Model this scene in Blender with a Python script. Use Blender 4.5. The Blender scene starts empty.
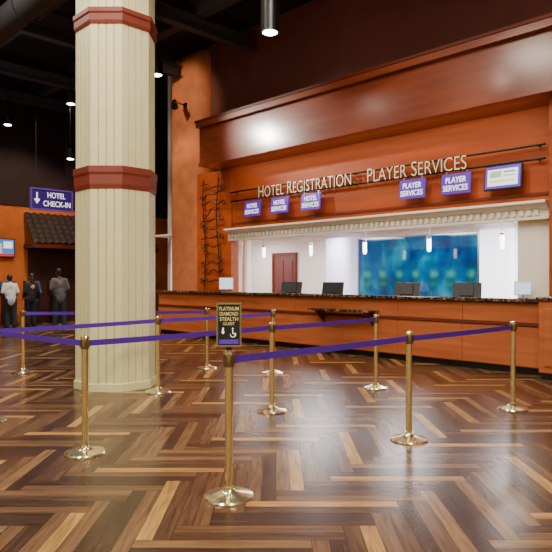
import bpy, bmesh, math, random
from mathutils import Vector, Matrix
random.seed(7)
S=bpy.context.scene
COL=S.collection
R2=0.70710678

def lin(r,g,b):
    def f(c):
        c/=255.0
        return c/12.92 if c<=0.04045 else ((c+0.055)/1.055)**2.4
    return (f(r),f(g),f(b),1)

def at(right,ahead):
    """offsets right of and ahead of the camera -> room axes"""
    return ((right-ahead)*R2,(right+ahead)*R2)

# ------------------------------------------------------------------ materials
MATS={}
def base_mat(name):
    m=bpy.data.materials.new(name); m.use_nodes=True
    nt=m.node_tree; b=nt.nodes['Principled BSDF']
    return m,nt,b
def M(name,col,rough=.5,metal=0,es=0,ecol=None,var=.0,scale=8,coat=0,bump=0,alpha=1):
    if name in MATS: return MATS[name]
    m,nt,b=base_mat(name)
    b.inputs['Base Color'].default_value=col
    b.inputs['Roughness'].default_value=rough
    b.inputs['Metallic'].default_value=metal
    b.inputs['Coat Weight'].default_value=coat
    if es:
        b.inputs['Emission Color'].default_value=ecol or col
        b.inputs['Emission Strength'].default_value=es
    if var or bump:
        tc=nt.nodes.new('ShaderNodeTexCoord'); n=nt.nodes.new('ShaderNodeTexNoise')
        n.inputs['Scale'].default_value=scale; n.inputs['Detail'].default_value=6
        nt.links.new(tc.outputs['Object'],n.inputs['Vector'])
        if var:
            r=nt.nodes.new('ShaderNodeValToRGB')
            r.color_ramp.elements[0].position=.3; r.color_ramp.elements[1].position=.7
            r.color_ramp.elements[0].color=tuple(c*(1-var) for c in col[:3])+(1,)
            r.color_ramp.elements[1].color=tuple(min(1,c*(1+var)) for c in col[:3])+(1,)
            nt.links.new(n.outputs['Fac'],r.inputs['Fac']); nt.links.new(r.outputs['Color'],b.inputs['Base Color'])
        if bump:
            bp=nt.nodes.new('ShaderNodeBump'); bp.inputs['Strength'].default_value=bump; bp.inputs['Distance'].default_value=.02
            nt.links.new(n.outputs['Fac'],bp.inputs['Height']); nt.links.new(bp.outputs['Normal'],b.inputs['Normal'])
    MATS[name]=m; return m
def WOOD(name,c1,c2,vec=(0.35,3.5,3.5),rough=.4,coat=.0,cr=.2):
    m,nt,b=base_mat(name)
    tc=nt.nodes.new('ShaderNodeTexCoord'); mp=nt.nodes.new('ShaderNodeMapping')
    mp.inputs['Scale'].default_value=vec
    n=nt.nodes.new('ShaderNodeTexNoise'); n.inputs['Scale'].default_value=2.0; n.inputs['Detail'].default_value=6; n.inputs['Distortion'].default_value=.4
    r=nt.nodes.new('ShaderNodeValToRGB'); r.color_ramp.elements[0].position=.25; r.color_ramp.elements[1].position=.75
    r.color_ramp.elements[0].color=c1; r.color_ramp.elements[1].color=c2
    nt.links.new(tc.outputs['Object'],mp.inputs['Vector']); nt.links.new(mp.outputs['Vector'],n.inputs['Vector'])
    nt.links.new(n.outputs['Fac'],r.inputs['Fac']); nt.links.new(r.outputs['Color'],b.inputs['Base Color'])
    b.inputs['Roughness'].default_value=rough; b.inputs['Coat Weight'].default_value=coat; b.inputs['Coat Roughness'].default_value=cr
    b.inputs['Specular IOR Level'].default_value=.35
    MATS[name]=m; return m

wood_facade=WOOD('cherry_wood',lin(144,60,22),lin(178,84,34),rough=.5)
wood_fascia=WOOD('cherry_wood_fascia',lin(110,45,19),lin(142,64,28),rough=.5,coat=.9,cr=.19)
wood_counter=WOOD('cherry_wood_counter',lin(160,82,46),lin(196,112,68),rough=.35)
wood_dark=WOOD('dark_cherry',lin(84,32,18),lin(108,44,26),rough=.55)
upper_paint=M('maroon_paint',lin(88,42,30),.85,var=.1,scale=2)
rear_paint=M('warm_beige_paint',lin(206,190,160),.85,var=.06,scale=2)
pier_paint=M('terracotta_plaster',lin(180,104,62),.8,var=.18,scale=3,bump=.2)
cream=M('cream_paint',lin(222,214,166),.45,var=.03,scale=3)
cream_trim=M('cream_trim',lin(242,236,222),.5)
maroon=M('maroon_lacquer',lin(124,54,40),.45,var=.06,scale=5)
white_wall=M('white_wall',lin(240,240,246),.7,var=.02,scale=2)
beige_wall=M('beige_wall',lin(220,214,206),.7,var=.04,scale=2)
black=M('black_satin',lin(14,13,14),.35)
black_plastic=M('black_plastic',lin(16,16,18),.45)
ceil_mat=M('black_ceiling',lin(13,12,14),.9)
duct_mat=M('dark_duct',lin(54,51,56),.7)
brass=M('polished_brass',lin(248,232,172),.13,.92)
brass_base=M('brushed_brass',lin(248,236,192),.19,.92,var=.03,scale=30)
belt_mat=M('purple_webbing',lin(84,36,170),.65,var=.1,scale=60)
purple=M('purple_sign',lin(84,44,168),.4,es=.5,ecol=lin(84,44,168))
letter_mat=M('brushed_letters',lin(240,226,204),.3,.4,es=.35,ecol=lin(240,222,196))  # metal letters carry an added glow of their own
letter_edge=M('letter_edge',lin(60,40,30),.5,.3)
white_ink=M('white_ink',lin(245,245,250),.5,es=.9)  # ink with added glow so white lettering stays bright
gold_ink=M('gold_ink',lin(214,200,134),.5,es=.35)  # gold print, brightened by a slight added glow
bronze=M('dark_bronze',lin(48,30,24),.45,.2)
steel=M('steel',lin(150,150,155),.3,1.0)
lamp_glow=M('lamp_glow',lin(255,244,220),.5,es=25)
pend_glow=M('pendant_glass',lin(255,250,240),.4,es=8)
screen_white=M('lit_screen',lin(190,215,235),.3,es=1.2)
skin=M('skin',lin(196,140,112),.5)
skin_dark=M('skin_tan',lin(150,100,76),.5)
hair_dark=M('dark_hair',lin(26,19,16),.6)
tile_mat=M('dark_roof_tile',lin(46,32,30),.7,var=.35,scale=9)
orange_wall=M('orange_stucco',lin(196,104,42),.85,var=.15,scale=2,bump=.3)
niche=M('dark_red_niche',lin(66,28,22),.7,var=.2)

def granite():
    m,nt,b=base_mat('brown_granite')
    tc=nt.nodes.new('ShaderNodeTexCoord'); n=nt.nodes.new('ShaderNodeTexNoise'); n.inputs['Scale'].default_value=22; n.inputs['Detail'].default_value=10
    r=nt.nodes.new('ShaderNodeValToRGB'); e=r.color_ramp.elements
    e[0].position=.38; e[0].color=lin(26,20,18); e[1].position=.7; e[1].color=lin(170,140,112)
    x=r.color_ramp.elements.new(.52); x.color=lin(74,54,42)
    nt.links.new(tc.outputs['Object'],n.inputs['Vector']); nt.links.new(n.outputs['Fac'],r.inputs['Fac']); nt.links.new(r.outputs['Color'],b.inputs['Base Color'])
    b.inputs['Roughness'].default_value=.12
    return m
granite_mat=granite()

def blue_art():
    m,nt,b=base_mat('teal_glass_art')
    N=nt.nodes; Lk=nt.links
    def math_(op,a,bv=None,c=None):
        q=N.new('ShaderNodeMath'); q.operation=op
        for i,v in enumerate((a,bv,c)):
            if v is None: continue
            if isinstance(v,(int,float)): q.inputs[i].default_value=v
            else: Lk.new(v,q.inputs[i])
        return q.outputs[0]
    tc=N.new('ShaderNodeTexCoord'); mp=N.new('ShaderNodeMapping'); mp.inputs['Scale'].default_value=(1.0,1,.7)
    n=N.new('ShaderNodeTexNoise'); n.inputs['Scale'].default_value=1.8; n.inputs['Detail'].default_value=5; n.inputs['Distortion'].default_value=.3
    r=N.new('ShaderNodeValToRGB'); e=r.color_ramp.elements
    e[0].position=.3; e[0].color=lin(3,22,66); e[1].position=.76; e[1].color=lin(12,118,130)
    x=e.new(.52); x.color=lin(2,62,98)
    Lk.new(tc.outputs['Object'],mp.inputs['Vector']); Lk.new(mp.outputs['Vector'],n.inputs['Vector']); Lk.new(n.outputs['Fac'],r.inputs['Fac'])
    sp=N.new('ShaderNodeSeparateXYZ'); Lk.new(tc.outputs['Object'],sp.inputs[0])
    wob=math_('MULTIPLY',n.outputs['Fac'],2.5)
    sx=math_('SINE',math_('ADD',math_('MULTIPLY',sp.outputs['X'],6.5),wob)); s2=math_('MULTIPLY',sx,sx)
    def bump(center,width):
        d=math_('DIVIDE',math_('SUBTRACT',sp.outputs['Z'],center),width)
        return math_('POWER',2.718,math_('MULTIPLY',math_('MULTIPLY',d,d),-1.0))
    f1=math_('MULTIPLY',math_('MULTIPLY',s2,bump(.55,.36)),.9)  # blobs paint blurred slot-machine reflections into the glass colour
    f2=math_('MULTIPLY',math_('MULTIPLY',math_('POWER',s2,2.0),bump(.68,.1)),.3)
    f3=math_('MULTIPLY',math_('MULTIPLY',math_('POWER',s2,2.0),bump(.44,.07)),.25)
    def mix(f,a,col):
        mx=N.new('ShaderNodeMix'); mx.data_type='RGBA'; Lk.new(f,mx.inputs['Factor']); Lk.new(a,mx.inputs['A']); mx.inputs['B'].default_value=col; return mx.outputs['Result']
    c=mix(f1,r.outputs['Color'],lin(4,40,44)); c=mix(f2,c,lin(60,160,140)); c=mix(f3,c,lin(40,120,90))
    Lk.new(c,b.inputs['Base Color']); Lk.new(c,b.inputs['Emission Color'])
    b.inputs['Emission Strength'].default_value=.95; b.inputs['Roughness'].default_value=.06  # self-glow added to make the panel luminous, it is no lamp
    return m
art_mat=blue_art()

# ------------------------------------------------------------------ mesh helpers
def box(bm,x0,x1,y0,y1,z0,z1):
    v=[bm.verts.new(p) for p in [(x0,y0,z0),(x1,y0,z0),(x1,y1,z0),(x0,y1,z0),(x0,y0,z1),(x1,y0,z1),(x1,y1,z1),(x0,y1,z1)]]
    for f in [(0,3,2,1),(4,5,6,7),(0,1,5,4),(1,2,6,5),(2,3,7,6),(3,0,4,7)]: bm.faces.new([v[i] for i in f])
def lathe(bm,prof,seg=32,c=(0,0,0)):
    rings=[]
    for r,z in prof:
        if r<=1e-6: rings.append([bm.verts.new((c[0],c[1],c[2]+z))])
        else: rings.append([bm.verts.new((c[0]+r*math.cos(2*math.pi*i/seg),c[1]+r*math.sin(2*math.pi*i/seg),c[2]+z)) for i in range(seg)])
    for a,b in zip(rings,rings[1:]):
        for i in range(seg):
            j=(i+1)%seg
            if len(a)==1 and len(b)==1: continue
            if len(a)==1: bm.faces.new([a[0],b[j],b[i]])
            elif len(b)==1: bm.faces.new([a[i],a[j],b[0]])
            else: bm.faces.new([a[i],a[j],b[j],b[i]])
    if len(rings[0])>1: bm.faces.new(rings[0][::-1])
    if len(rings[-1])>1: bm.faces.new(rings[-1])
def tube(bm,pts,r,seg=8,r2=None):
    pts=[Vector(p) for p in pts]; n=len(pts); rings=[]
    for i,p in enumerate(pts):
        d=(pts[min(i+1,n-1)]-pts[max(i-1,0)]).normalized()
        u=d.cross(Vector((0,0,1)))
        if u.length<.05: u=d.cross(Vector((0,1,0)))
        u.normalize(); w=d.cross(u)
        rr=r if r2 is None else r+(r2-r)*i/(n-1)
        rings.append([bm.verts.new(p+u*rr*math.cos(2*math.pi*k/seg)+w*rr*math.sin(2*math.pi*k/seg)) for k in range(seg)])
    for a,b in zip(rings,rings[1:]):
        for k in range(seg): bm.faces.new([a[k],a[(k+1)%seg],b[(k+1)%seg],b[k]])
    bm.faces.new(rings[0][::-1]); bm.faces.new(rings[-1])
def prism(bm,pts,z0,z1,pts2=None):
    a=[bm.verts.new((x,y,z0)) for x,y in pts]; b=[bm.verts.new((x,y,z1)) for x,y in (pts2 or pts)]
    n=len(pts)
    for i in range(n): bm.faces.new([a[i],a[(i+1)%n],b[(i+1)%n],b[i]])
    bm.faces.new(a[::-1]); bm.faces.new(b)
def extrude_x(bm,prof,x0,x1):
    a=[bm.verts.new((x0,y,z)) for y,z in prof]; b=[bm.verts.new((x1,y,z)) for y,z in prof]
    n=len(prof)
    for i in range(n): bm.faces.new([a[i],b[i],b[(i+1)%n],a[(i+1)%n]])
    bm.faces.new(a); bm.faces.new(b[::-1])
def mesh(name,fn,mat,smooth=False):
    bm=bmesh.new(); fn(bm); bmesh.ops.recalc_face_normals(bm,faces=bm.faces)
    me=bpy.data.meshes.new(name); bm.to_mesh(me); bm.free()
    me.materials.append(mat)
    if smooth:
        for p in me.polygons: p.use_smooth=True
        try: me.set_sharp_from_angle(angle=math.radians(35))
        except Exception: pass
    return me
def meta(o,label,cat,group=None,kind=None):
    if label: o['label']=label
    if cat: o['category']=cat
    if group: o['group']=group
    if kind: o['kind']=kind
def obj(name,me,loc=(0,0,0),parent=None,bev=0,label=None,cat=None,group=None,kind=None,rot=(0,0,0),seg=2):
    o=bpy.data.objects.new(name,me); o.location=loc; o.rotation_euler=rot; COL.objects.link(o)
    if parent: o.parent=parent
    if bev:
        b=o.modifiers.new('bev','BEVEL'); b.width=bev; b.segments=seg; b.limit_method='ANGLE'
    meta(o,label,cat,group,kind); return o
def thing(name,loc,label,cat,group=None,rot=(0,0,0)):
    o=bpy.data.objects.new(name,None); o.empty_display_size=.1; o.location=loc; o.rotation_euler=rot; COL.objects.link(o)
    meta(o,label,cat,group); return o
def struct(name,x0,x1,y0,y1,z0,z1,mat,bev=0,seg=2):
    c=((x0+x1)/2,(y0+y1)/2,z0)
    me=mesh(name,lambda b:box(b,x0-c[0],x1-c[0],y0-c[1],y1-c[1],0,z1-z0),mat)
    return obj(name,me,c,bev=bev,kind='structure',seg=seg)
def textmesh(name,body,mat,w=None,h=None,ext=.01,off=.008,line=1.0,edge=None,caps=0):
    cu=bpy.data.curves.new(name,'FONT'); cu.body=body; cu.align_x='CENTER'; cu.align_y='CENTER'; cu.extrude=ext; cu.space_line=line
    cu.offset=off
    if caps:
        cu.small_caps_scale=caps
        for i,ch in enumerate(body):
            if ch.islower(): cu.body_format[i].use_small_caps=True
    o=bpy.data.objects.new('tmp',cu); COL.objects.link(o)
    dg=bpy.context.evaluated_depsgraph_get(); dg.update()
    me=bpy.data.meshes.new_from_object(o.evaluated_get(dg)); me.name=name
    bpy.data.objects.remove(o)
    xs=[v.co.x for v in me.vertices]; ys=[v.co.y for v in me.vertices]
    cx=(min(xs)+max(xs))/2; cy=(min(ys)+max(ys))/2
    sx=(w/(max(xs)-min(xs))) if w else 1; sy=(h/(max(ys)-min(ys))) if h else sx
    if not w: sx=sy
    for v in me.vertices: v.co.x=(v.co.x-cx)*sx; v.co.y=(v.co.y-cy)*sy
    me.materials.clear(); me.materials.append(mat)
    if edge:
        me.materials.append(edge)
        for p in me.polygons: p.material_index=0 if p.normal.z>.7 else 1
    return me
FY=(math.pi/2,0,0)
FX=(math.pi/2,0,math.pi/2)

# ------------------------------------------------------------------ floor
def make_floor():
    bm=bmesh.new(); uv=bm.loops.layers.uv.new('plank'); ca=bm.loops.layers.float_color.new('tone')
    sw=.1; n=2; W=sw*n; L=W*5
    pal=[lin(68,48,36),lin(88,63,46),lin(108,79,55),lin(128,96,65),lin(176,132,76)]
    seqs=[(0,3),(1,2),(2,0),(1,4),(2,1),(0,2),(4,1)]
    def quad(x,y,dx,dy,horiz,seq):
        sq=seqs[seq%7]
        for s in range(n):
            if horiz: pts=[(x,y+s*sw),(x+dx,y+s*sw),(x+dx,y+(s+1)*sw),(x,y+(s+1)*sw)]; uvs=[(0,0),(dx,0),(dx,sw),(0,sw)]
            else: pts=[(x+s*sw,y),(x+(s+1)*sw,y),(x+(s+1)*sw,y+dy),(x+s*sw,y+dy)]; uvs=[(0,0),(0,sw),(dy,sw),(dy,0)]
            w=[at(*p) for p in pts]
            vs=[bm.verts.new((a,b,0)) for a,b in w]
            f=bm.faces.new(vs)
            t=sq[s]
            if random.random()<.25: t=random.choice((0,1,2,3))
            k=random.uniform(.88,1.12)
            c=tuple(v*k for v in pal[t][:3])+(random.random(),)
            for l,u in zip(f.loops,uvs): l[uv].uv=u; l[ca]=c
    for m in range(-190,240):
        for j in range(-18,20):
            for (px,py,hz) in ((m*W+2*L*j,m*W,True),(m*W+L+2*L*j,m*W+W-L,False)):
                wx,wy=at(px,py)
                if -22.5<wx<6 and -8<wy<18 : quad(px,py,L if hz else W,W if hz else L,hz,m+(0 if hz else 2)+j)
    for co,no in (((-20.5,0,0),(-1,0,0)),((4,0,0),(1,0,0)),((0,-6,0),(0,-1,0)),((0,16,0),(0,1,0))):
        bmesh.ops.bisect_plane(bm,geom=bm.verts[:]+bm.edges[:]+bm.faces[:],plane_co=co,plane_no=no,clear_outer=True)
    for f in bm.faces:
        if f.normal.z<0: f.normal_flip()
    me=bpy.data.meshes.new('floor'); bm.to_mesh(me); bm.free()
    m,nt,b=base_mat('herringbone_planks'); N=nt.nodes; Lk=nt.links
    a=N.new('ShaderNodeAttribute'); a.attribute_name='tone'
    u=N.new('ShaderNodeUVMap'); u.uv_map='plank'
    mp=N.new('ShaderNodeMapping'); mp.inputs['Scale'].default_value=(1.4,16,1)
    add=N.new('ShaderNodeVectorMath'); add.operation='ADD'
    sc=N.new('ShaderNodeVectorMath'); sc.operation='SCALE'; sc.inputs['Scale'].default_value=37
    cmb=N.new('ShaderNodeCombineXYZ')
    for s in ('X','Y','Z'): Lk.new(a.outputs['Alpha'],cmb.inputs[s])
    Lk.new(cmb.outputs[0],sc.inputs[0]); Lk.new(u.outputs[0],mp.inputs['Vector']); Lk.new(mp.outputs[0],add.inputs[0]); Lk.new(sc.outputs[0],add.inputs[1])
    nz=N.new('ShaderNodeTexNoise'); nz.inputs['Scale'].default_value=1.6; nz.inputs['Detail'].default_value=6; nz.inputs['Distortion'].default_value=.8
    Lk.new(add.outputs[0],nz.inputs['Vector'])
    mr=N.new('ShaderNodeMapRange'); mr.inputs['From Min'].default_value=.3; mr.inputs['From Max'].default_value=.7; mr.inputs['To Min'].default_value=.62; mr.inputs['To Max'].default_value=1.35
    Lk.new(nz.outputs['Fac'],mr.inputs['Value'])
    mul=N.new('ShaderNodeVectorMath'); mul.operation='SCALE'
    Lk.new(a.outputs['Color'],mul.inputs[0]); Lk.new(mr.outputs[0],mul.inputs['Scale'])
    sp=N.new('ShaderNodeSeparateXYZ'); Lk.new(u.outputs[0],sp.inputs[0])
    def pp(out,w):
        q=N.new('ShaderNodeMath'); q.operation='PINGPONG'; q.inputs[1].default_value=w/2; Lk.new(out,q.inputs[0]); return q
    mn=N.new('ShaderNodeMath'); mn.operation='MINIMUM'
    Lk.new(pp(sp.outputs['X'],L).outputs[0],mn.inputs[0]); Lk.new(pp(sp.outputs['Y'],sw).outputs[0],mn.inputs[1])
    gt=N.new('ShaderNodeMapRange'); gt.inputs['From Min'].default_value=.001; gt.inputs['From Max'].default_value=.004; gt.inputs['To Min'].default_value=.35
    Lk.new(mn.outputs[0],gt.inputs['Value'])
    m2=N.new('ShaderNodeVectorMath'); m2.operation='SCALE'; Lk.new(mul.outputs[0],m2.inputs[0]); Lk.new(gt.outputs[0],m2.inputs['Scale'])
    Lk.new(m2.outputs[0],b.inputs['Base Color'])
    rr=N.new('ShaderNodeMapRange'); rr.inputs['To Min'].default_value=.19; rr.inputs['To Max'].default_value=.3
    Lk.new(nz.outputs['Fac'],rr.inputs['Value']); Lk.new(rr.outputs[0],b.inputs['Roughness'])
    b.inputs['Specular IOR Level'].default_value=.3
    b.inputs['Specular Tint'].default_value=(1,.92,.82,1)
    me.materials.append(m)
    obj('floor',me,kind='structure')
make_floor()

# ------------------------------------------------------------------ room shell
struct('ceiling',-20.7,4.2,-6.2,16.2,7.6,7.8,ceil_mat)
struct('wall_left',-20.7,-20.5,-6.2,16.2,0,3.95,orange_wall)
struct('wall_left_upper',-20.7,-20.45,-6.2,16.2,3.95,7.6,M('plum_paint',lin(44,24,32),.85,var=.2,scale=2))
struct('wall_back',-20.5,-15.1,16,16.2,0,7.6,niche)
struct('wall_right',4,4.2,-6.2,16.2,0,7.6,rear_paint)
struct('wall_front',-20.5,4,-6.2,-6,0,7.6,rear_paint)
o=struct('wall_pier',-13.9,-12.3,9.6,10.42,0,7.6,pier_paint,bev=.4,seg=10)
for p in o.data.polygons: p.use_smooth=True
struct('wall_upper',-12.5,4,9.9,10.1,5.2,7.6,upper_paint)
struct('wall_panelled',-12.45,-11.1,9.56,9.8,0,4.18,wood_facade)
struct('wall_sign',-11.1,-3.55,9.6,9.8,2.68,4.18,wood_facade)
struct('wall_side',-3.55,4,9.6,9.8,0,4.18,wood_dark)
struct('wall_end_pier',-3.43,-2.6,9.15,9.6,1.22,4.16,wood_facade,bev=.01)
struct('wall_opening_pilaster',-4.1,-3.56,9.62,9.85,0,2.42,cream_trim,bev=.01)
def fascia(bm):
    extrude_x(bm,[(8.9,4.18),(9.9,4.18),(9.9,5.2),(8.78,5.2),(8.78,5.08),(8.9,5.08),(8.9,4.26),(8.86,4.26),(8.86,4.18)],-11.5,4)
obj('trim_1',mesh('trim_1',fascia,wood_fascia),kind='structure')
struct('trim_2',-11.52,4,8.76,9.9,5.2,5.25,wood_dark)
struct('trim_4',-11.1,-3.55,9.56,9.6,2.80,2.84,wood_dark)
def cornice(bm):
    extrude_x(bm,[(9.32,2.69),(9.32,2.65),(9.37,2.63),(9.42,2.58),(9.50,2.56),(9.50,2.46),(9.46,2.45),(9.46,2.41),(9.72,2.41),(9.72,2.69)],-11.1,-3.55)
    x=-11.08
    while x<-3.65:
        box(bm,x,x+.06,9.44,9.5,2.47,2.56); x+=.12
obj('trim_6',mesh('trim_6',cornice,cream_trim),kind='structure')
struct('wall_office_back',-14.9,-10.45,13,13.15,0,2.75,beige_wall)
struct('wall_office_back_white',-10.45,-3.0,13,13.15,0,2.75,white_wall)
struct('wall_office_left',-15.05,-14.9,10.45,16,0,7.6,beige_wall)
struct('wall_office_right',-3.0,-2.85,9.8,13.15,0,2.75,white_wall)
struct('ceiling_office',-14.9,-3.0,9.8,13.0,2.70,2.75,white_wall)
lav=M('lavender_white_glow',lin(226,222,250),.6,es=.5)  # glow put into the paint to imitate a brightly lit wall
def curved(b):
    pts=[(-.45,.3),(-.45,0)]+[(-.45+.9*math.sin(t),-.0-.35*math.sin(t)*math.cos(t)*1.2) for t in [i*math.pi/20 for i in range(1,10)]]+[(.45,0),(.45,.3)]
    prism(b,pts,0,2.58)
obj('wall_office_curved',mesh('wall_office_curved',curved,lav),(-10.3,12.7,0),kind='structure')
struct('wall_office_pilaster_white',-6.32,-5.6,12.8,13,0,2.58,M('glowing_white',lin(240,240,248),.6,es=1.6),bev=.01)  # lit look of the white wall comes from glow added to its material
struct('trim_7',-14.9,-3.0,12.95,13,2.58,2.70,cream_trim)
def door(bm):
    box(bm,-.43,.43,-.05,0,0,2.2)
    for z0,z1 in ((.2,.95),(1.1,2.05)):
        for a,b in ((-.34,-.04),(.04,.34)): box(bm,a,b,-.065,-.05,z0,z1)
obj('door_1',mesh('door_1',door,M('door_wood',lin(96,48,44),.5)),(-12.6,13,0),kind='structure')
def dfr(bm):
    box(bm,-.5,-.43,-.08,0,0,2.27); box(bm,.43,.5,-.08,0,0,2.27); box(bm,-.43,.43,-.08,0,2.2,2.27)
obj('trim_8',mesh('trim_8',dfr,wood_dark),(-12.6,13,0),kind='structure')

art=thing('art_panel',(-8.1,12.99,.92),'large dark teal and blue glass panel on white office wall','artwork')
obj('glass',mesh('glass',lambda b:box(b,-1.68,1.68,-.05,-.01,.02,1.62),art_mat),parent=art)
def artf(b):
    box(b,-1.72,1.72,-.07,-.0,0,.03); box(b,-1.72,1.72,-.07,0,1.61,1.64)
    box(b,-1.72,-1.68,-.07,0,.03,1.61); box(b,1.68,1.72,-.07,0,.03,1.61)
obj('frame',mesh('frame',artf,steel),parent=art)
oc=thing('office_column',(-12.35,11.2,0),'slender round white column inside office','column')
obj('shaft',mesh('shaft',lambda b:lathe(b,[(.14,.12),(.13,.16),(.13,2.5)],24),cream_trim,True),parent=oc)
obj('capital',mesh('capital',lambda b:lathe(b,[(.13,2.5),(.17,2.56),(.18,2.7)],24),cream_trim,True),parent=oc)
obj('base',mesh('base',lambda b:lathe(b,[(.18,0),(.18,.07),(.14,.12)],24),cream_trim,True),parent=oc)

# ------------------------------------------------------------------ octagonal column
cx,cy=at(-2.22,8.34)
def octpts(ap,boards=0,g=.022):
    pts=[]; Rr=ap/math.cos(math.pi/8)
    cs=[Vector((Rr*math.cos(math.pi/8+i*math.pi/4),Rr*math.sin(math.pi/8+i*math.pi/4))) for i in range(8)]
    for i in range(8):
        a,b=cs[i],cs[(i+1)%8]; nrm=((a+b)/2).normalized(); pts.append(tuple(a))
        if boards:
            for k in range(1,boards):
                p=a.lerp(b,k/boards); t=(b-a).normalized()
                pts+= [tuple(p-t*.008),tuple(p-nrm*g),tuple(p+t*.008)]
    return pts
colm=thing('column',(cx,cy,0),'octagonal cream beadboard column with maroon bands','column')
obj('base',mesh('base',lambda b:prism(b,octpts(.52),0,.11),cream),parent=colm,bev=.006)
def shaftm(z0,z1,ap): return lambda b:prism(b,octpts(ap,4),z0,z1)
for z0,z1,ap in ((.11,2.66,.50),(2.96,4.82,.495),(5.03,7.6,.495)):
    obj('shaft',mesh('shaft',shaftm(z0,z1,ap),cream),parent=colm)
def band(z0,z1):
    def f(b):
        h=z1-z0
        prism(b,octpts(.505),z0,z0+h*.2,octpts(.518)); prism(b,octpts(.518),z0+h*.2,z0+h*.62); prism(b,octpts(.518),z0+h*.62,z0+h*.72,octpts(.53)); prism(b,octpts(.53),z0+h*.72,z1)
    return f
obj('band',mesh('band',band(2.66,2.96),maroon),parent=colm,bev=.003,label='maroon moulded band')
obj('band',mesh('band',band(4.82,5.03),maroon),parent=colm,bev=.003,label='maroon moulded band')

# ------------------------------------------------------------------ reception counter
cnt=thing('reception_counter',(-8.75,9.3,0),'long cherry wood reception counter with panelled front','counter')
CX=-8.75
obj('body',mesh('body',lambda b:box(b,-13.85-CX,-3.62-CX,.05,.25,.1,1.12),wood_counter),parent=cnt)
obj('toe_kick',mesh('toe_kick',lambda b:box(b,-13.83-CX,-3.62-CX,.07,.25,0,.1),black),parent=cnt)
np_=8; x0=-13.85; wid=(13.85-3.62)/np_
for i in range(np_):
    a=x0+i*wid-CX+.003; b_=a+wid-.006
    obj('lower_panel',mesh('lower_panel',lambda b:box(b,a,b_,0,.05,.12,.74),wood_counter),parent=cnt,bev=.003)
    obj('upper_panel',mesh('upper_panel',lambda b:box(b,a,b_,.02,.05,.80,1.10),wood_counter),parent=cnt,bev=.003)
obj('rail',mesh('rail',lambda b:box(b,-13.85-CX,-3.62-CX,-.02,.05,.745,.795),wood_dark),parent=cnt,bev=.008,label='dark cherry horizontal rail')
obj('countertop',mesh('countertop',lambda b:box(b,-5.12,5.12,-.17,.15,0,.055),granite_mat),(-8.75,9.4,1.12),bev=.012,label='polished brown granite countertop on reception counter',cat='countertop')
dk=thing('desk',(-7.65,9.9,0),'dark cherry work desk behind reception counter','desk')
obj('top',mesh('top',lambda b:box(b,-3.4,3.4,-.22,.5,.76,.80),wood_dark),parent=dk,bev=.004)
obj('cabinet',mesh('cabinet',lambda b:box(b,-3.35,3.35,-.05,.45,0,.76),wood_dark),parent=dk)
ada=thing('service_ledge',(-7.3,9.28,0),'lowered granite service ledge with wooden brackets on counter front','counter ledge')
obj('ledge_top',mesh('ledge_top',lambda b:box(b,-.75,.75,-.34,0,.86,.90),granite_mat),parent=ada,bev=.008)
for bx in (-.6,.6):
    obj('bracket',mesh('bracket',lambda b:extrude_x(b,[(0,.86),(-.28,.86),(-.24,.82),(0,.6)],bx-.02,bx+.02),wood_dark),parent=ada)
ec=thing('end_cabinet',(-3.02,9.0,0),'cherry wood end cabinet with granite top beside counter','cabinet')
obj('body',mesh('body',lambda b:box(b,-.5,.5,0,.55,.1,1.16),wood_counter),parent=ec,bev=.008)
obj('plinth',mesh('plinth',lambda b:box(b,-.47,.47,.03,.55,0,.1),black),parent=ec)
obj('panel',mesh('panel',lambda b:box(b,-.42,.42,-.02,0,.2,1.05),wood_counter),parent=ec,bev=.006)
obj('top',mesh('top',lambda b:box(b,-.53,.53,-.04,.58,1.16,1.215),granite_mat),parent=ec,bev=.01)

def monitor(loc,rz,label):
    m=thing('monitor',loc,label,'monitor','reception desk monitors',rot=(0,0,rz))
    obj('stand',mesh('stand',lambda b:(box(b,-.12,.12,-.09,.09,0,.015),box(b,-.025,.025,-.03,-.01,.015,.42)),black_plastic),parent=m)
    tl=(math.radians(-14),0,0)
    obj('housing',mesh('housing',lambda b:(box(b,-.25,.25,-.0,.03,-.16,.16),box(b,-.12,.12,-.03,0,-.09,.09)),black_plastic),(0,.0,.46),parent=m,bev=.006,rot=tl)
    obj('screen',mesh('screen',lambda b:box(b,-.235,.235,.030,.033,-.148,.148),screen_white),(0,.0,.46),parent=m,rot=tl)
for x,r in ((-9.55,.4),(-8.32,.25),(-6.45,.35),(-5.2,.3)):
    monitor((x,10.05,.80),r,'black flat monitor seen from behind on reception desk')
wp=M('white_plastic',lin(220,222,225),.4)
def tablet(loc,rz,label,s=1.0):
    t=thing('tablet_stand',loc,label,'tablet','countertop tablets',rot=(0,0,rz))
    obj('foot',mesh('foot',lambda b:(box(b,-.08*s,.08*s,-.06,.06,0,.012),box(b,-.012,.012,-.01,.01,.012,.12)),steel),parent=t)
    obj('frame',mesh('frame',lambda b:box(b,-.15*s,.15*s,-.022,-.004,.05,.06+.24*s),wp),parent=t,bev=.005)
    obj('screen',mesh('screen',lambda b:box(b,-.135*s,.135*s,-.026,-.0225,.065,.045+.24*s),screen_white),parent=t)
tablet((-11.1,9.4,1.176),.7,'white tablet with lit screen on granite countertop',1.15)
tablet((-3.92,9.4,1.176),.5,'white tablet with lit screen at end of countertop',.85)

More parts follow.
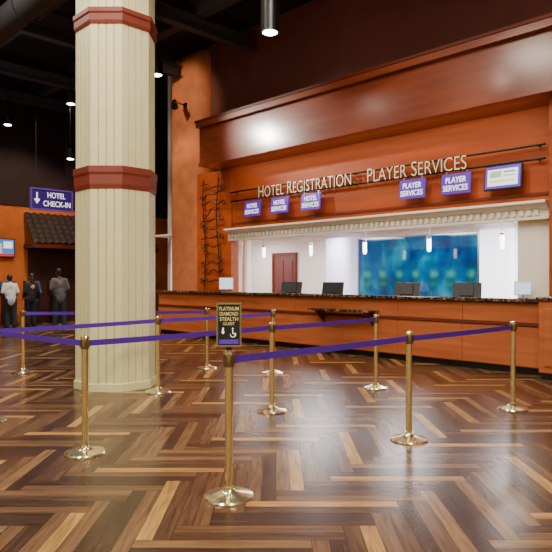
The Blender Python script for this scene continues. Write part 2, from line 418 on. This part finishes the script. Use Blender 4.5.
# ------------------------------------------------------------------ facade lettering
for i,z in enumerate((3.57,3.35)):
    obj('sign_rail',mesh('sign_rail',lambda b:(tube(b,[(-3.72,0,0),(3.72,0,0)],.02,10),[box(b,x-.012,x+.012,0,.11,-.012,.012) for x in (-3.6,-1.8,0,1.8,3.6)]),black,False),(-7.33,9.49,z),label='slim black horizontal rail across cherry sign wall',cat='sign rail',group='rails of the reception sign')
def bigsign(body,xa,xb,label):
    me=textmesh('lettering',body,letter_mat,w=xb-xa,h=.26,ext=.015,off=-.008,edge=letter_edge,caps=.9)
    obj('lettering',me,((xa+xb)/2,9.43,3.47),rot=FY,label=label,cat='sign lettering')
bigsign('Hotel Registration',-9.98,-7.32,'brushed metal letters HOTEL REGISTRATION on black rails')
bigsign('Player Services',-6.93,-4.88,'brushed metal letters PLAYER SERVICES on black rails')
def hang(x,body,label):
    s=thing('hanging_sign',(x,9.44,3.30),label,'sign','purple signs on the rail',rot=(math.radians(-6),0,0))
    obj('panel',mesh('panel',lambda b:box(b,-.27,.27,-.02,.01,-.37,-.02),purple),parent=s,bev=.004)
    for hx in (-.19,.19):
        obj('hook',mesh('hook',lambda b:box(b,hx-.01,hx+.01,-.005,.005,-.03,.03),steel),parent=s)
    obj('lettering',textmesh('lettering',body,white_ink,w=.46,h=.24,ext=.004),(0,-.026,-.2),parent=s,rot=FY)
for x in (-10.18,-9.30,-8.38): hang(x,'HOTEL\nSERVICES','purple square sign reading HOTEL SERVICES on rail')
for x in (-5.93,-5.07): hang(x,'PLAYER\nSERVICES','purple square sign reading PLAYER SERVICES on rail')
tvs=thing('wall_screen',(-4.25,9.46,3.32),'flat screen with bright purple and white display hung from rail','screen',rot=(math.radians(-6),0,0))
obj('housing',mesh('housing',lambda b:box(b,-.31,.31,-.03,.03,-.40,0),black_plastic),parent=tvs,bev=.006)
obj('display',mesh('display',lambda b:box(b,-.29,.29,-.036,-.031,-.38,-.02),M('display_violet',lin(90,50,170),.3,es=1)),parent=tvs)
def flat(par,name,x0,x1,z0,z1,mat,y=-.038): obj(name,mesh(name,lambda b:box(b,x0,x1,y,y+.0015,z0,z1),mat),parent=par)
g_p=MATS['display_violet']; g_w=M('display_white',lin(225,236,236),.3,es=1.1); g_y=M('display_yellow',lin(200,210,120),.3,es=1); g_g=M('display_green',lin(130,180,140),.3,es=1)
flat(tvs,'graphic',-.25,.25,-.34,-.07,g_w)
flat(tvs,'graphic',-.21,-.02,-.2,-.1,g_g,-.040); flat(tvs,'graphic',.02,.21,-.13,-.11,g_p,-.040); flat(tvs,'graphic',.02,.21,-.19,-.17,g_g,-.040); flat(tvs,'graphic',-.21,.21,-.28,-.25,g_y,-.040)

# ------------------------------------------------------------------ wall sculpture
def stemf(xx,ph):
    def f(bm):
        tube(bm,[(xx+.06*math.sin(z*2.1+ph),-.04,z) for z in [i*.15 for i in range(19)]],.016,8)
    return f
sc=thing('wall_sculpture',(-11.75,9.52,1.3),'bronze ladder-like metal wall sculpture with curled rungs','sculpture')
for xx,ph in ((-.3,0),(.24,1.0)): obj('stem',mesh('stem',stemf(xx,ph),bronze,True),parent=sc)
for k in range(12):
    z=.14+k*.215; a=random.uniform(-.22,.22); w=random.uniform(.26,.5); ww=random.uniform(.02,.06)
    def rung(bm):
        tube(bm,[(-w+t*2*w/10, -.05-.03*math.sin(t/10*math.pi), z+a*(t/5-1)*.5+ww*math.sin(t*1.1+k)) for t in range(11)],.014,6)
        sx=w if k%2 else -w
        tube(bm,[(sx+.065*math.cos(q*.9),-.05,z+a*(.5 if sx>0 else -.5)+.065*math.sin(q*.9)) for q in range(8)],.013,6)
    obj('rung',mesh('rung',rung,bronze,True),parent=sc)

# ------------------------------------------------------------------ pendants
for i,x in enumerate((-11.35,-9.70,-8.09,-6.47,-4.93)):
    p=thing('pendant_lamp',(x,10.9,2.70),'small glowing glass cylinder pendant lamp on thin cord','pendant lamp','office pendant lamps')
    obj('canopy',mesh('canopy',lambda b:lathe(b,[(.05,-.02),(.05,0)],16),steel),parent=p)
    obj('cord',mesh('cord',lambda b:lathe(b,[(.006,-.36),(.006,-.02)],8),steel),parent=p)
    obj('cap',mesh('cap',lambda b:lathe(b,[(.045,-.40),(.045,-.36),(.02,-.34)],16),steel),parent=p)
    obj('shade',mesh('shade',lambda b:lathe(b,[(.03,-.66),(.042,-.6),(.042,-.40)],20),pend_glow,True),parent=p)

# ------------------------------------------------------------------ stanchions
m_base=mesh('base',lambda b:lathe(b,[(.17,0),(.172,.008),(.165,.018),(.12,.028),(.07,.038),(.045,.05),(.034,.062),(.034,.075)],48),brass_base,True)
m_post=mesh('post',lambda b:lathe(b,[(.0275,.07),(.0275,.89)],32),brass,True)
m_head=mesh('belt_head',lambda b:(lathe(b,[(.032,.885),(.034,.89),(.034,.965),(.032,.97)],32),box(b,-.014,.014,-.042,.042,.90,.96),box(b,-.042,.042,-.014,.014,.90,.96)),M('aged_brass',lin(150,132,94),.3,.9),True)
m_cap=mesh('cap',lambda b:lathe(b,[(.036,.97),(.036,.985),(.028,.996),(0,1.0)],32),brass,True)
ST={'A':(-.319,4.07),'B':(-1.624,5.10),'C':(1.222,5.515),'D':(2.698,6.83),'E':(1.358,8.147),'F':(-.045,6.727),
 'G':(-1.545,7.858),'L':(-2.985,6.25),'K':(-4.026,9.548),'H':(-1.147,9.978),'N':(-.047,9.447)}
LK={'A':['C'],'C':['D'],'B':['F','L'],'F':['E'],'L':['G'],'G':['N'],'K':['H']}
STW={k:at(*v) for k,v in ST.items()}
for k,(x,y) in STW.items():
    s=thing('stanchion',(x,y,0),'polished brass belt stanchion with round base and purple belt' if k in LK else 'polished brass queue stanchion with round base','stanchion','queue stanchions')
    for n_,me in (('base',m_base),('post',m_post),('belt_head',m_head),('cap',m_cap)): obj(n_,me,parent=s)
    for t in LK.get(k,[]):
        tx,ty=STW[t]; d=Vector((tx-x,ty-y,0)); Ln=d.length; u=d.normalized(); nn=Vector((-u.y,u.x,0))
        def belt(bm):
            pr=None; N_=16
            for i in range(N_+1):
                q=i/N_; p=u*(.038+(Ln-.084)*q); z=.933-.006*4*q*(1-q)
                v=[bm.verts.new(p+nn*.002*sg+Vector((0,0,z+zz))) for sg,zz in ((-1,-.025),(1,-.025),(1,.025),(-1,.025))]
                if pr:
                    for j in range(4): bm.faces.new([pr[j],pr[(j+1)%4],v[(j+1)%4],v[j]])
                else: bm.faces.new(v[::-1])
                pr=v
            bm.faces.new(pr)
        obj('belt',mesh('belt',belt,belt_mat),parent=s,label='purple webbing belt')

ax,ay=STW['A']
sg=thing('queue_sign',(ax,ay,1.0),'small framed portrait notice on top of brass stanchion','sign',rot=(0,0,math.radians(45)))
def sfr(b):
    box(b,-.085,.085,-.01,.01,.018,.03); box(b,-.085,.085,-.01,.01,.305,.318)
    box(b,-.085,-.073,-.01,.01,.03,.305); box(b,.073,.085,-.01,.01,.03,.305)
obj('frame',mesh('frame',sfr,M('satin_brass',lin(150,140,104),.4,.6)),parent=sg,bev=.002)
obj('clip',mesh('clip',lambda b:(box(b,-.02,.02,-.012,.012,0,.018)),black),parent=sg)
obj('panel',mesh('panel',lambda b:box(b,-.073,.073,-.004,.004,.03,.305),M('dark_green_card',lin(30,34,26),.5)),parent=sg)
for body,z,h,w in (('PLATINUM',.279,.026,.132),('DIAMOND',.244,.026,.125),('STEALTH',.209,.026,.125),('GUEST',.177,.019,.08)):
    obj('lettering',textmesh('lettering',body,gold_ink,w=w,h=h,ext=.001),(0,-.006,z),parent=sg,rot=FY)
def arrow(b):
    y0,y1=-.007,-.005
    box(b,-.045,-.035,y0,y1,.12,.15)
    a=[b.verts.new((x,y0,z)) for x,z in [(-.052,.123),(-.04,.105),(-.028,.123)]]; b.faces.new(a)
def chair(b):
    y0,y1=-.007,-.005; K=.75
    def P(x,z): return (.028+(x-.028)*K, .12+(z-.12)*K)
    for q in range(24):
        t0=math.pi*.95+q*math.pi*1.25/24; t1=t0+math.pi*1.25/24
        vs=[]
        for r,t in ((.022,t0),(.027,t0),(.027,t1),(.022,t1)):
            x,z=P(.028+r*math.cos(t),.10+r*math.sin(t)); vs.append(b.verts.new((x,y0,z)))
        b.faces.new(vs)
    for xa,xb,za,zb in ((.022,.028,.105,.145),(.028,.045,.105,.111),(.042,.048,.083,.108)):
        a=P(xa,za); c=P(xb,zb); box(b,a[0],c[0],y0,y1,a[1],c[1])
    x,z=P(.025,.153)
    vs=[b.verts.new((x+.005*math.cos(t),y0,z+.005*math.sin(t))) for t in [i*math.pi/6 for i in range(12)]]; b.faces.new(vs)
obj('arrow_symbol',mesh('arrow_symbol',arrow,white_ink),parent=sg)
obj('wheelchair_symbol',mesh('wheelchair_symbol',chair,white_ink),parent=sg)
obj('strip',mesh('strip',lambda b:box(b,-.065,.065,-.006,-.004,.04,.07),purple),parent=sg)

# ------------------------------------------------------------------ check-in area at far end
cs=thing('hanging_sign',(-16.5,7.52,3.43),'purple box sign reading HOTEL CHECK-IN with down arrow','sign')
obj('panel',mesh('panel',lambda b:box(b,-.04,.04,-.58,.58,0,.56),M('deep_purple',lin(52,26,110),.4,es=.25,ecol=lin(60,30,130))),parent=cs,bev=.01)
def csf(b):
    for z in (-.02,.55): box(b,-.055,.055,-.61,.61,z,z+.035)
    for y in (-.61,.58): box(b,-.055,.055,y,y+.03,.015,.55)
obj('frame',mesh('frame',csf,M('violet_frame',lin(120,90,190),.4)),parent=cs)
obj('lettering',textmesh('lettering','HOTEL',white_ink,w=.52,h=.155,ext=.004),(.046,.12,.41),parent=cs,rot=FX)
obj('lettering',textmesh('lettering','CHECK-IN',white_ink,w=.8,h=.155,ext=.004),(.046,.14,.17),parent=cs,rot=FX)
def ar2(b):
    box(b,.041,.05,-.46,-.42,.26,.46); a=[b.verts.new((.05,y,z)) for y,z in ((-.53,.28),(-.44,.14),(-.35,.28))]; b.faces.new(a)
obj('arrow',mesh('arrow',ar2,white_ink),parent=cs)
for ry in (-.45,.45): obj('rod',mesh('rod',lambda b:lathe(b,[(.012,.58),(.012,4.17)],8,(0,ry,0)),black),parent=cs)

def awn(b):
    N_=int((13.2-8.35)/.06); rows=6
    prev=None
    for i in range(N_+1):
        y=8.35+i*.06; w=.05*abs(math.sin(i*math.pi/4))
        r=[]
        for k in range(rows*2+1):
            t=k/(rows*2); x=-20.48+.85*t; z=3.72-1.05*t+w+(.03 if k%2 else 0)
            r.append(b.verts.new((x+20.5,y-8.35,z)))
        if prev:
            for k in range(len(r)-1): b.faces.new([prev[k],r[k],r[k+1],prev[k+1]])
        prev=r
aw=thing('awning',(-20.47,8.35,0),'dark barrel-tiled awning roof on orange stucco wall','awning')
obj('tiles',mesh('tiles',awn,tile_mat),parent=aw)
obj('fascia',mesh('fascia',lambda b:box(b,.0,.84,0,4.85,2.52,2.66),wood_dark),parent=aw)
struct('wall_niche',-20.5,-20.4,8.5,13.2,0,2.52,niche)
wt=thing('television',(-20.48,7.5,2.2),'wall-mounted flat television showing a broadcast','television')
obj('housing',mesh('housing',lambda b:box(b,.03,.1,-.52,.52,0,.62),black_plastic),parent=wt)
obj('bracket',mesh('bracket',lambda b:box(b,0,.03,-.1,.1,.2,.4),black_plastic),parent=wt)
obj('display',mesh('display',lambda b:box(b,.1,.105,-.49,.49,.03,.59),M('broadcast_blue',lin(60,110,190),.3,es=1.2)),parent=wt)
def flatx(par,y0,y1,z0,z1,mat): obj('graphic',mesh('graphic',lambda b:box(b,.105,.107,y0,y1,z0,z1),mat),parent=par)
flatx(wt,-.49,.49,.03,.12,M('broadcast_red',lin(170,50,50),.3,es=1)); flatx(wt,-.3,.1,.12,.45,M('broadcast_skin',lin(200,170,150),.3,es=1)); flatx(wt,.15,.44,.3,.52,M('display_white',lin(225,232,240)))
wt=thing('television',(-20.39,12.6,1.6),'wall-mounted flat television with pale blue display','television')
obj('housing',mesh('housing',lambda b:box(b,.0,.07,-.45,.45,0,.6),black_plastic),parent=wt)
obj('display',mesh('display',lambda b:box(b,.07,.075,-.42,.42,.03,.57),screen_white),parent=wt)
for y in (6.7,7.5,8.3,9.1,12.4):
    k=thing('check_in_kiosk',(-19.6,y,0),'black self-service check-in kiosk with tilted screen','kiosk','check-in kiosks')
    obj('pedestal',mesh('pedestal',lambda b:(box(b,-.22,.22,-.25,.25,0,.04),box(b,-.16,.12,-.18,.18,.04,.95)),black_plastic),parent=k,bev=.01)
    def hd(b):
        a=[(-.2,.95),(.2,.95),(.2,1.0),(-.05,1.42),(-.2,1.42)]
        v=[b.verts.new((x,-.24,z)) for x,z in a]; w=[b.verts.new((x,.24,z)) for x,z in a]
        for i in range(5): b.faces.new([v[i],v[(i+1)%5],w[(i+1)%5],w[i]])
        b.faces.new(v[::-1]); b.faces.new(w)
    obj('screen_housing',mesh('screen_housing',hd,black_plastic),parent=k)
    def sc2(b):
        v=[b.verts.new(p) for p in ((.195,-.19,1.03),(.195,.19,1.03),(-.025,.19,1.4),(-.025,-.19,1.4))]
        b.faces.new(v)
    obj('display',mesh('display',sc2,M('kiosk_screen',lin(60,70,110),.3,es=.5)),parent=k)

# ------------------------------------------------------------------ ceiling equipment
for i,(p,q,w) in enumerate([((-20.4,3),(3.9,3),.25),((-20.4,5.6),(3.9,5.6),.2),((-20.4,8.1),(3.9,8.1),.25)]):
    obj('ceiling_beam',mesh('ceiling_beam',lambda b:(box(b,p[0],q[0],-w/2,w/2,0,.06),box(b,p[0],q[0],-w/2,w/2,.34,.4),box(b,p[0],q[0],-.03,.03,.06,.34)),duct_mat),(0,p[1],7.2),label='dark steel beam under black ceiling',cat='beam',group='ceiling beams')
for x in (-18.5,-16.2,-13.2,-10.5):
    obj('ceiling_beam',mesh('ceiling_beam',lambda b:(box(b,-.1,.1,-5.9,9.5,0,.05),box(b,-.1,.1,-5.9,9.5,.25,.3),box(b,-.02,.02,-5.9,9.5,.05,.25)),duct_mat),(x,0,6.88),label='dark steel cross beam under black ceiling',cat='beam',group='ceiling cross beams')
dt=thing('air_duct',(-14.2,4.6,6.55),'long round dark air duct hung under ceiling','air duct')
obj('pipe',mesh('pipe',lambda b:(tube(b,[(-6,0,0),(6,0,0)],.26,24),[tube(b,[(x,0,0),(x+.05,0,0)],.28,24) for x in range(-5,6,2)]),duct_mat,True),parent=dt)
for hx in (-5,-1,3): obj('hanger',mesh('hanger',lambda b:box(b,hx-.01,hx+.01,-.01,.01,.25,1.05),black),parent=dt)

def canlight(x,y,z,r,h,label='black cylindrical downlight hanging from ceiling',e=120,ang=80):
    c=thing('downlight',(x,y,z),label,'ceiling light','hanging downlights')
    obj('can',mesh('can',lambda b:lathe(b,[(r*.9,0),(r,0),(r,h),(r*.5,h+.05),(0,h+.05)][0:],24),black,True),parent=c)
    obj('bulb',mesh('bulb',lambda b:lathe(b,[(0,-.015),(r*.6,-.012),(r*.78,0),(r*.78,.01)],24),lamp_glow,True),parent=c)
    obj('stem',mesh('stem',lambda b:lathe(b,[(.012,h+.05),(.012,7.6-z)],8),black),parent=c)
    L=bpy.data.lights.new('downlight_lamp','SPOT'); L.energy=e; L.spot_size=math.radians(ang); L.spot_blend=.6; L.color=(1,.88,.72); L.shadow_soft_size=.1
    o=bpy.data.objects.new('lamp',L); o.location=(0,0,-.05); o.parent=c; COL.objects.link(o)
x,y=at(-.075,7.5); canlight(x,y,4.56,.12,.42,e=150)
for X,d,z in ((-.342*15.5,15.5,6.0),(-.447*17.6,17.6,6.0),(-.198*13.3,13.3,6.0),(-.343*17.6,17.6,5.0)):
    x,y=at(X,d); canlight(x,y,z,.13,.3,e=350)
tl=thing('track_spotlight',(-13.0,9.6,6.1),'small black adjustable spotlight on bracket fixed to pier','spotlight')
obj('bracket',mesh('bracket',lambda b:(box(b,-.06,.06,-.03,0,-.06,.06),tube(b,[(0,0,0),(0,-.3,.02),(.05,-.4,-.05)],.015,8)),black),parent=tl)
obj('head',mesh('head',lambda b:tube(b,[(.0,-.36,.04),(.2,-.5,-.18)],.06,16,.09),black,True),parent=tl)

# ------------------------------------------------------------------ people
def cap(bm,p,q,r1,r2,fl=1.0):
    p=Vector(p); q=Vector(q)
    for c,r in ((p,r1),(q,r2)):
        bmesh.ops.create_icosphere(bm,subdivisions=2,radius=r,matrix=Matrix.Translation(c))
    d=(q-p)
    if d.length>1e-4:
        rot=d.to_track_quat('Z','Y').to_matrix().to_4x4()
        bmesh.ops.create_cone(bm,cap_ends=True,segments=14,radius1=r1,radius2=r2,depth=d.length,matrix=Matrix.Translation((p+q)/2)@rot)
def ell(bm,c,s):
    bmesh.ops.create_icosphere(bm,subdivisions=3,radius=1,matrix=Matrix.Translation(c)@Matrix.Diagonal((s[0],s[1],s[2],1)))
def fused(name,fn,mat,vox,parent,k,label=None,smooth=4):
    me=mesh(name+'_raw',fn,mat); o=bpy.data.objects.new('tmp',me); COL.objects.link(o)
    r=o.modifiers.new('r','REMESH'); r.mode='VOXEL'; r.voxel_size=vox; r.use_smooth_shade=True
    s=o.modifiers.new('s','SMOOTH'); s.iterations=smooth; s.factor=.5
    dg=bpy.context.evaluated_depsgraph_get(); dg.update()
    m2=bpy.data.meshes.new_from_object(o.evaluated_get(dg)); m2.name=name
    bpy.data.objects.remove(o)
    m2.transform(Matrix.Scale(k,4)); m2.materials.clear(); m2.materials.append(mat)
    for p in m2.polygons: p.use_smooth=True
    return obj(name,m2,parent=parent,label=label)
def person(x,y,ang,height,label,top,trouser,sk,hair,arms,longhair=False,lean=0,step=.0,shift=0):
    k=height/1.76
    P=thing('person',(x,y,0),label,'person',rot=(0,0,ang))
    hx=shift
    hipL,hipR=(-.09+hx,0,.93),(.09+hx,0,.93); kL,kR=(-.10+hx*.4,.03+step,.50),(.10+hx,.03-step,.50); aL,aR=(-.11,-.02+step,.09),(.10+hx,-.02-step*1.5,.09)
    ly=lean
    ch=(0,ly*.7,1.32); nk=(0,ly+.0,1.48); hd=(-hx*.4,ly*1.1+.02,1.635)
    sL,sR=(-.17,ly*.85,1.415),(.17,ly*.85,1.415)
    (eL,wL),(eR,wR)=arms
    def body(b):
        cap(b,(hx,0,.95),(0,ly*.3,1.12),.115,.11); cap(b,(0,ly*.3,1.12),ch,.11,.13)
        cap(b,sL,sR,.055,.055); cap(b,ch,nk,.09,.05); cap(b,nk,hd,.052,.05)
        for h_,kk,aa in ((hipL,kL,aL),(hipR,kR,aR)):
            cap(b,h_,kk,.085,.055); cap(b,kk,aa,.055,.036); cap(b,aa,(aa[0]*1.1,aa[1]+.15,.035),.038,.03)
        ell(b,hd,(.074,.093,.118)); ell(b,(hd[0],hd[1]+.03,hd[2]-.07),(.05,.055,.045))
        cap(b,(hd[0],hd[1]+.088,hd[2]+.005),(hd[0],hd[1]+.105,hd[2]-.028),.009,.014)
        cap(b,(hd[0]-.02,hd[1]+.083,hd[2]-.062),(hd[0]+.02,hd[1]+.083,hd[2]-.062),.008,.008)
        for s in (-1,1): ell(b,(hd[0]+s*.077,hd[1]-.005,hd[2]-.01),(.012,.02,.032))
        for s_,e_,w_,sg in ((sL,eL,wL,-1),(sR,eR,wR,1)):
            cap(b,s_,e_,.05,.038); cap(b,e_,w_,.038,.026)
            d=(Vector(w_)-Vector(e_)).normalized(); W_=Vector(w_); pc=W_+d*.05
            side=d.cross(Vector((1,0,0))); side=side.normalized() if side.length>.3 else Vector((1,0,0))
            cap(b,W_,pc,.026,.034)
            crl=Vector((0,0,-1)) if abs(d.z)<.7 else Vector((-sg,0,0))
            for i,ln in enumerate((.07,.08,.074,.058)):
                o_=pc+side*((i-1.5)*.019)+d*.015; kn=o_+d*ln*.55; tp=kn+(d*.6+crl*.6)*ln*.5
                cap(b,o_,kn,.0095,.009); cap(b,kn,tp,.009,.0075)
            th=W_+d*.025-side*.028; cap(b,th,th-side*.022+d*.035,.012,.01)
    fused('body',body,sk,.0075,P,k,smooth=2)
    def topf(b):
        cap(b,(hx,0,.93),(0,ly*.3,1.12),.14,.135)
        ell(b,(hx*.8,0,.92),(.182,.13,.2)); ell(b,(hx*.4,ly*.3,1.10),(.178,.128,.22)); ell(b,(0,ly*.6,1.24),(.182,.124,.2)); ell(b,(0,ly*.8,1.34),(.185,.118,.12))
        cap(b,sL,sR,.066,.066); cap(b,(0,ly*.9,1.42),(0,ly,1.475),.085,.062)
        for s_,e_,w_ in ((sL,eL,wL),(sR,eR,wR)):
            cap(b,s_,e_,.068,.062); cap(b,e_,Vector(e_).lerp(Vector(w_),.9),.062,.046)
    fused('jacket',topf,top,.014,P,k,smooth=12)
    def trf(b):
        ell(b,(hx,0,.92),(.165,.12,.11))
        for h_,kk,aa in ((hipL,kL,aL),(hipR,kR,aR)):
            cap(b,h_,kk,.105,.086); cap(b,kk,(aa[0],aa[1],.10),.086,.078)
    fused('trousers',trf,trouser,.014,P,k,smooth=8)
    for aa in (aL,aR):
        fused('shoe',lambda b:cap(b,(aa[0],aa[1]-.03,.045),(aa[0]*1.12,aa[1]+.17,.04),.045,.04),black,.01,P,k)
    def hrf(b):
        ell(b,(hd[0],hd[1]-.018,hd[2]+.025),(.084,.095,.108)); ell(b,(hd[0],hd[1]-.05,hd[2]-.03),(.074,.055,.08))
        if longhair: cap(b,(hd[0],hd[1]-.06,hd[2]-.05),(hd[0],hd[1]-.085,hd[2]-.22),.07,.055)
    fused('hair',hrf,hair,.01,P,k)
    for s in (-1,1):
        obj('eye',mesh('eye',lambda b:ell(b,((hd[0]+s*.03)*k,(hd[1]+.084)*k,hd[2]*k),(.011*k,.008*k,.007*k)),M('eye_white',lin(225,220,215),.3)),parent=P)
relaxed=(((-.22,-.03,1.16),(-.19,.16,.98)),((.22,-.03,1.16),(.22,.06,.92)))
reach=(((-.24,.05,1.18),(-.12,.30,1.16)),((.24,.05,1.18),(.12,.32,1.20)))
pocket=(((-.24,-.04,1.17),(-.13,.17,1.05)),((.24,-.04,1.17),(.14,.17,1.06)))
person(-17.15,8.05,math.radians(80),1.80,'person in grey jacket and dark trousers standing, back turned',M('grey_jacket',lin(94,94,98),.9),M('charcoal_cloth',lin(38,40,54),.9),skin_dark,hair_dark,pocket,step=.04,shift=.03)
person(-18.35,7.72,math.radians(92),1.66,'person in black jacket and black trousers standing at kiosk',M('black_cloth',lin(28,26,30),.9),M('black_trousers',lin(24,23,28),.9),skin,hair_dark,relaxed,longhair=True,shift=-.03,step=.03)
person(-18.35,7.1,math.radians(85),1.62,'person in white shirt and dark trousers leaning toward kiosk',M('pale_cloth',lin(196,198,206),.9),M('navy_cloth',lin(34,36,50),.9),skin,hair_dark,reach,lean=.12,step=.04)

# ------------------------------------------------------------------ lights
def area(loc,size,e,col=(1,.86,.68),rot=(0,0,0),sy=None):
    L=bpy.data.lights.new('area','AREA'); L.energy=e; L.size=size; L.color=col
    if sy: L.shape='RECTANGLE'; L.size_y=sy
    o=bpy.data.objects.new('area_lamp',L); o.location=loc; o.rotation_euler=rot; COL.objects.link(o); return o
def spot(loc,tgt,e,ang,col=(1,.8,.58),blend=.6,r=.1):
    L=bpy.data.lights.new('spot','SPOT'); L.energy=e; L.spot_size=math.radians(ang); L.spot_blend=blend; L.color=col; L.shadow_soft_size=r
    o=bpy.data.objects.new('spot_lamp',L); o.location=loc; COL.objects.link(o)
    o.rotation_euler=(Vector(tgt)-Vector(loc)).to_track_quat('-Z','Y').to_euler(); return o
for x,y,e in ((-2,-3.5,400),(-7,-3,300),(1.5,.5,340),(-1.5,3,290),(-6,2.5,225),(-11,2.5,190)):
    area((x,y,7.1),1.2,e,col=(1,.92,.79))
area((-7.3,9.05,4.16),7.2,38,col=(1,.74,.45),rot=(math.radians(26),0,0),sy=.12)
for x in (-10.5,-8,-5.5,-3.5):
    spot((x,5.2,6.9),(x,9.5,2.9),240,44,r=.25)
spot((-12.4,5.75,5.62),(-9.15,8.9,4.55),1150,34,blend=1,r=.14,col=(1,.96,.86))
spot((-12.4,6.2,7.0),(-13.1,9.6,3.2),760,50)
spot((-12.4,6.2,7.0),(-13.1,9.6,6.0),480,44)
for x in (-9.5,-5.5,-1.5): spot((x,5.5,5.6),(x,9.9,6.4),90,80,col=(1,.7,.55))
for x in (-11.8,-9.2,-6.8,-4.6): spot((x,6.9,6.8),(x,9.3,.8),420,42,r=.35,col=(1,.84,.64))
for x in (-9.5,-6,-3.8): spot((x,6.0,6.2),(x,9.4,2.55),130,16,col=(1,.93,.8),blend=.8)
kx,ky=at(.2,3.6); spot((kx,ky,7.0),(cx,cy,2.4),540,55,col=(1,.95,.82),r=.3)
for x,e in ((-13.2,110),(-10.2,130),(-7.5,120),(-4.6,190)):
    area((x,11.6,2.66),1.2,e,col=(1,.985,1),sy=1.2)
spot((-16.5,8,6.9),(-20.4,8.0,2.6),900,70,col=(1,.78,.5))
spot((-17,11,6.9),(-20.4,11,3.0),250,70,col=(1,.6,.5))
spot((-15.5,6.5,6.9),(-18.2,7.7,.8),550,50,col=(1,.9,.8))
spot((-13,3.5,4.6),(-16.5,6.5,7.4),150,100,col=(.85,.8,1))

w=bpy.data.worlds.new('world'); S.world=w; w.use_nodes=True
w.node_tree.nodes['Background'].inputs[0].default_value=(.30,.24,.22,1); w.node_tree.nodes['Background'].inputs[1].default_value=.15

# ------------------------------------------------------------------ camera
cam=bpy.data.cameras.new('camera'); cam.sensor_width=36; cam.lens=36*600/552; cam.shift_y=3/552
co=bpy.data.objects.new('camera',cam); co.location=(0,0,1.48); co.rotation_euler=(math.pi/2,0,math.pi/4); COL.objects.link(co)
S.camera=co
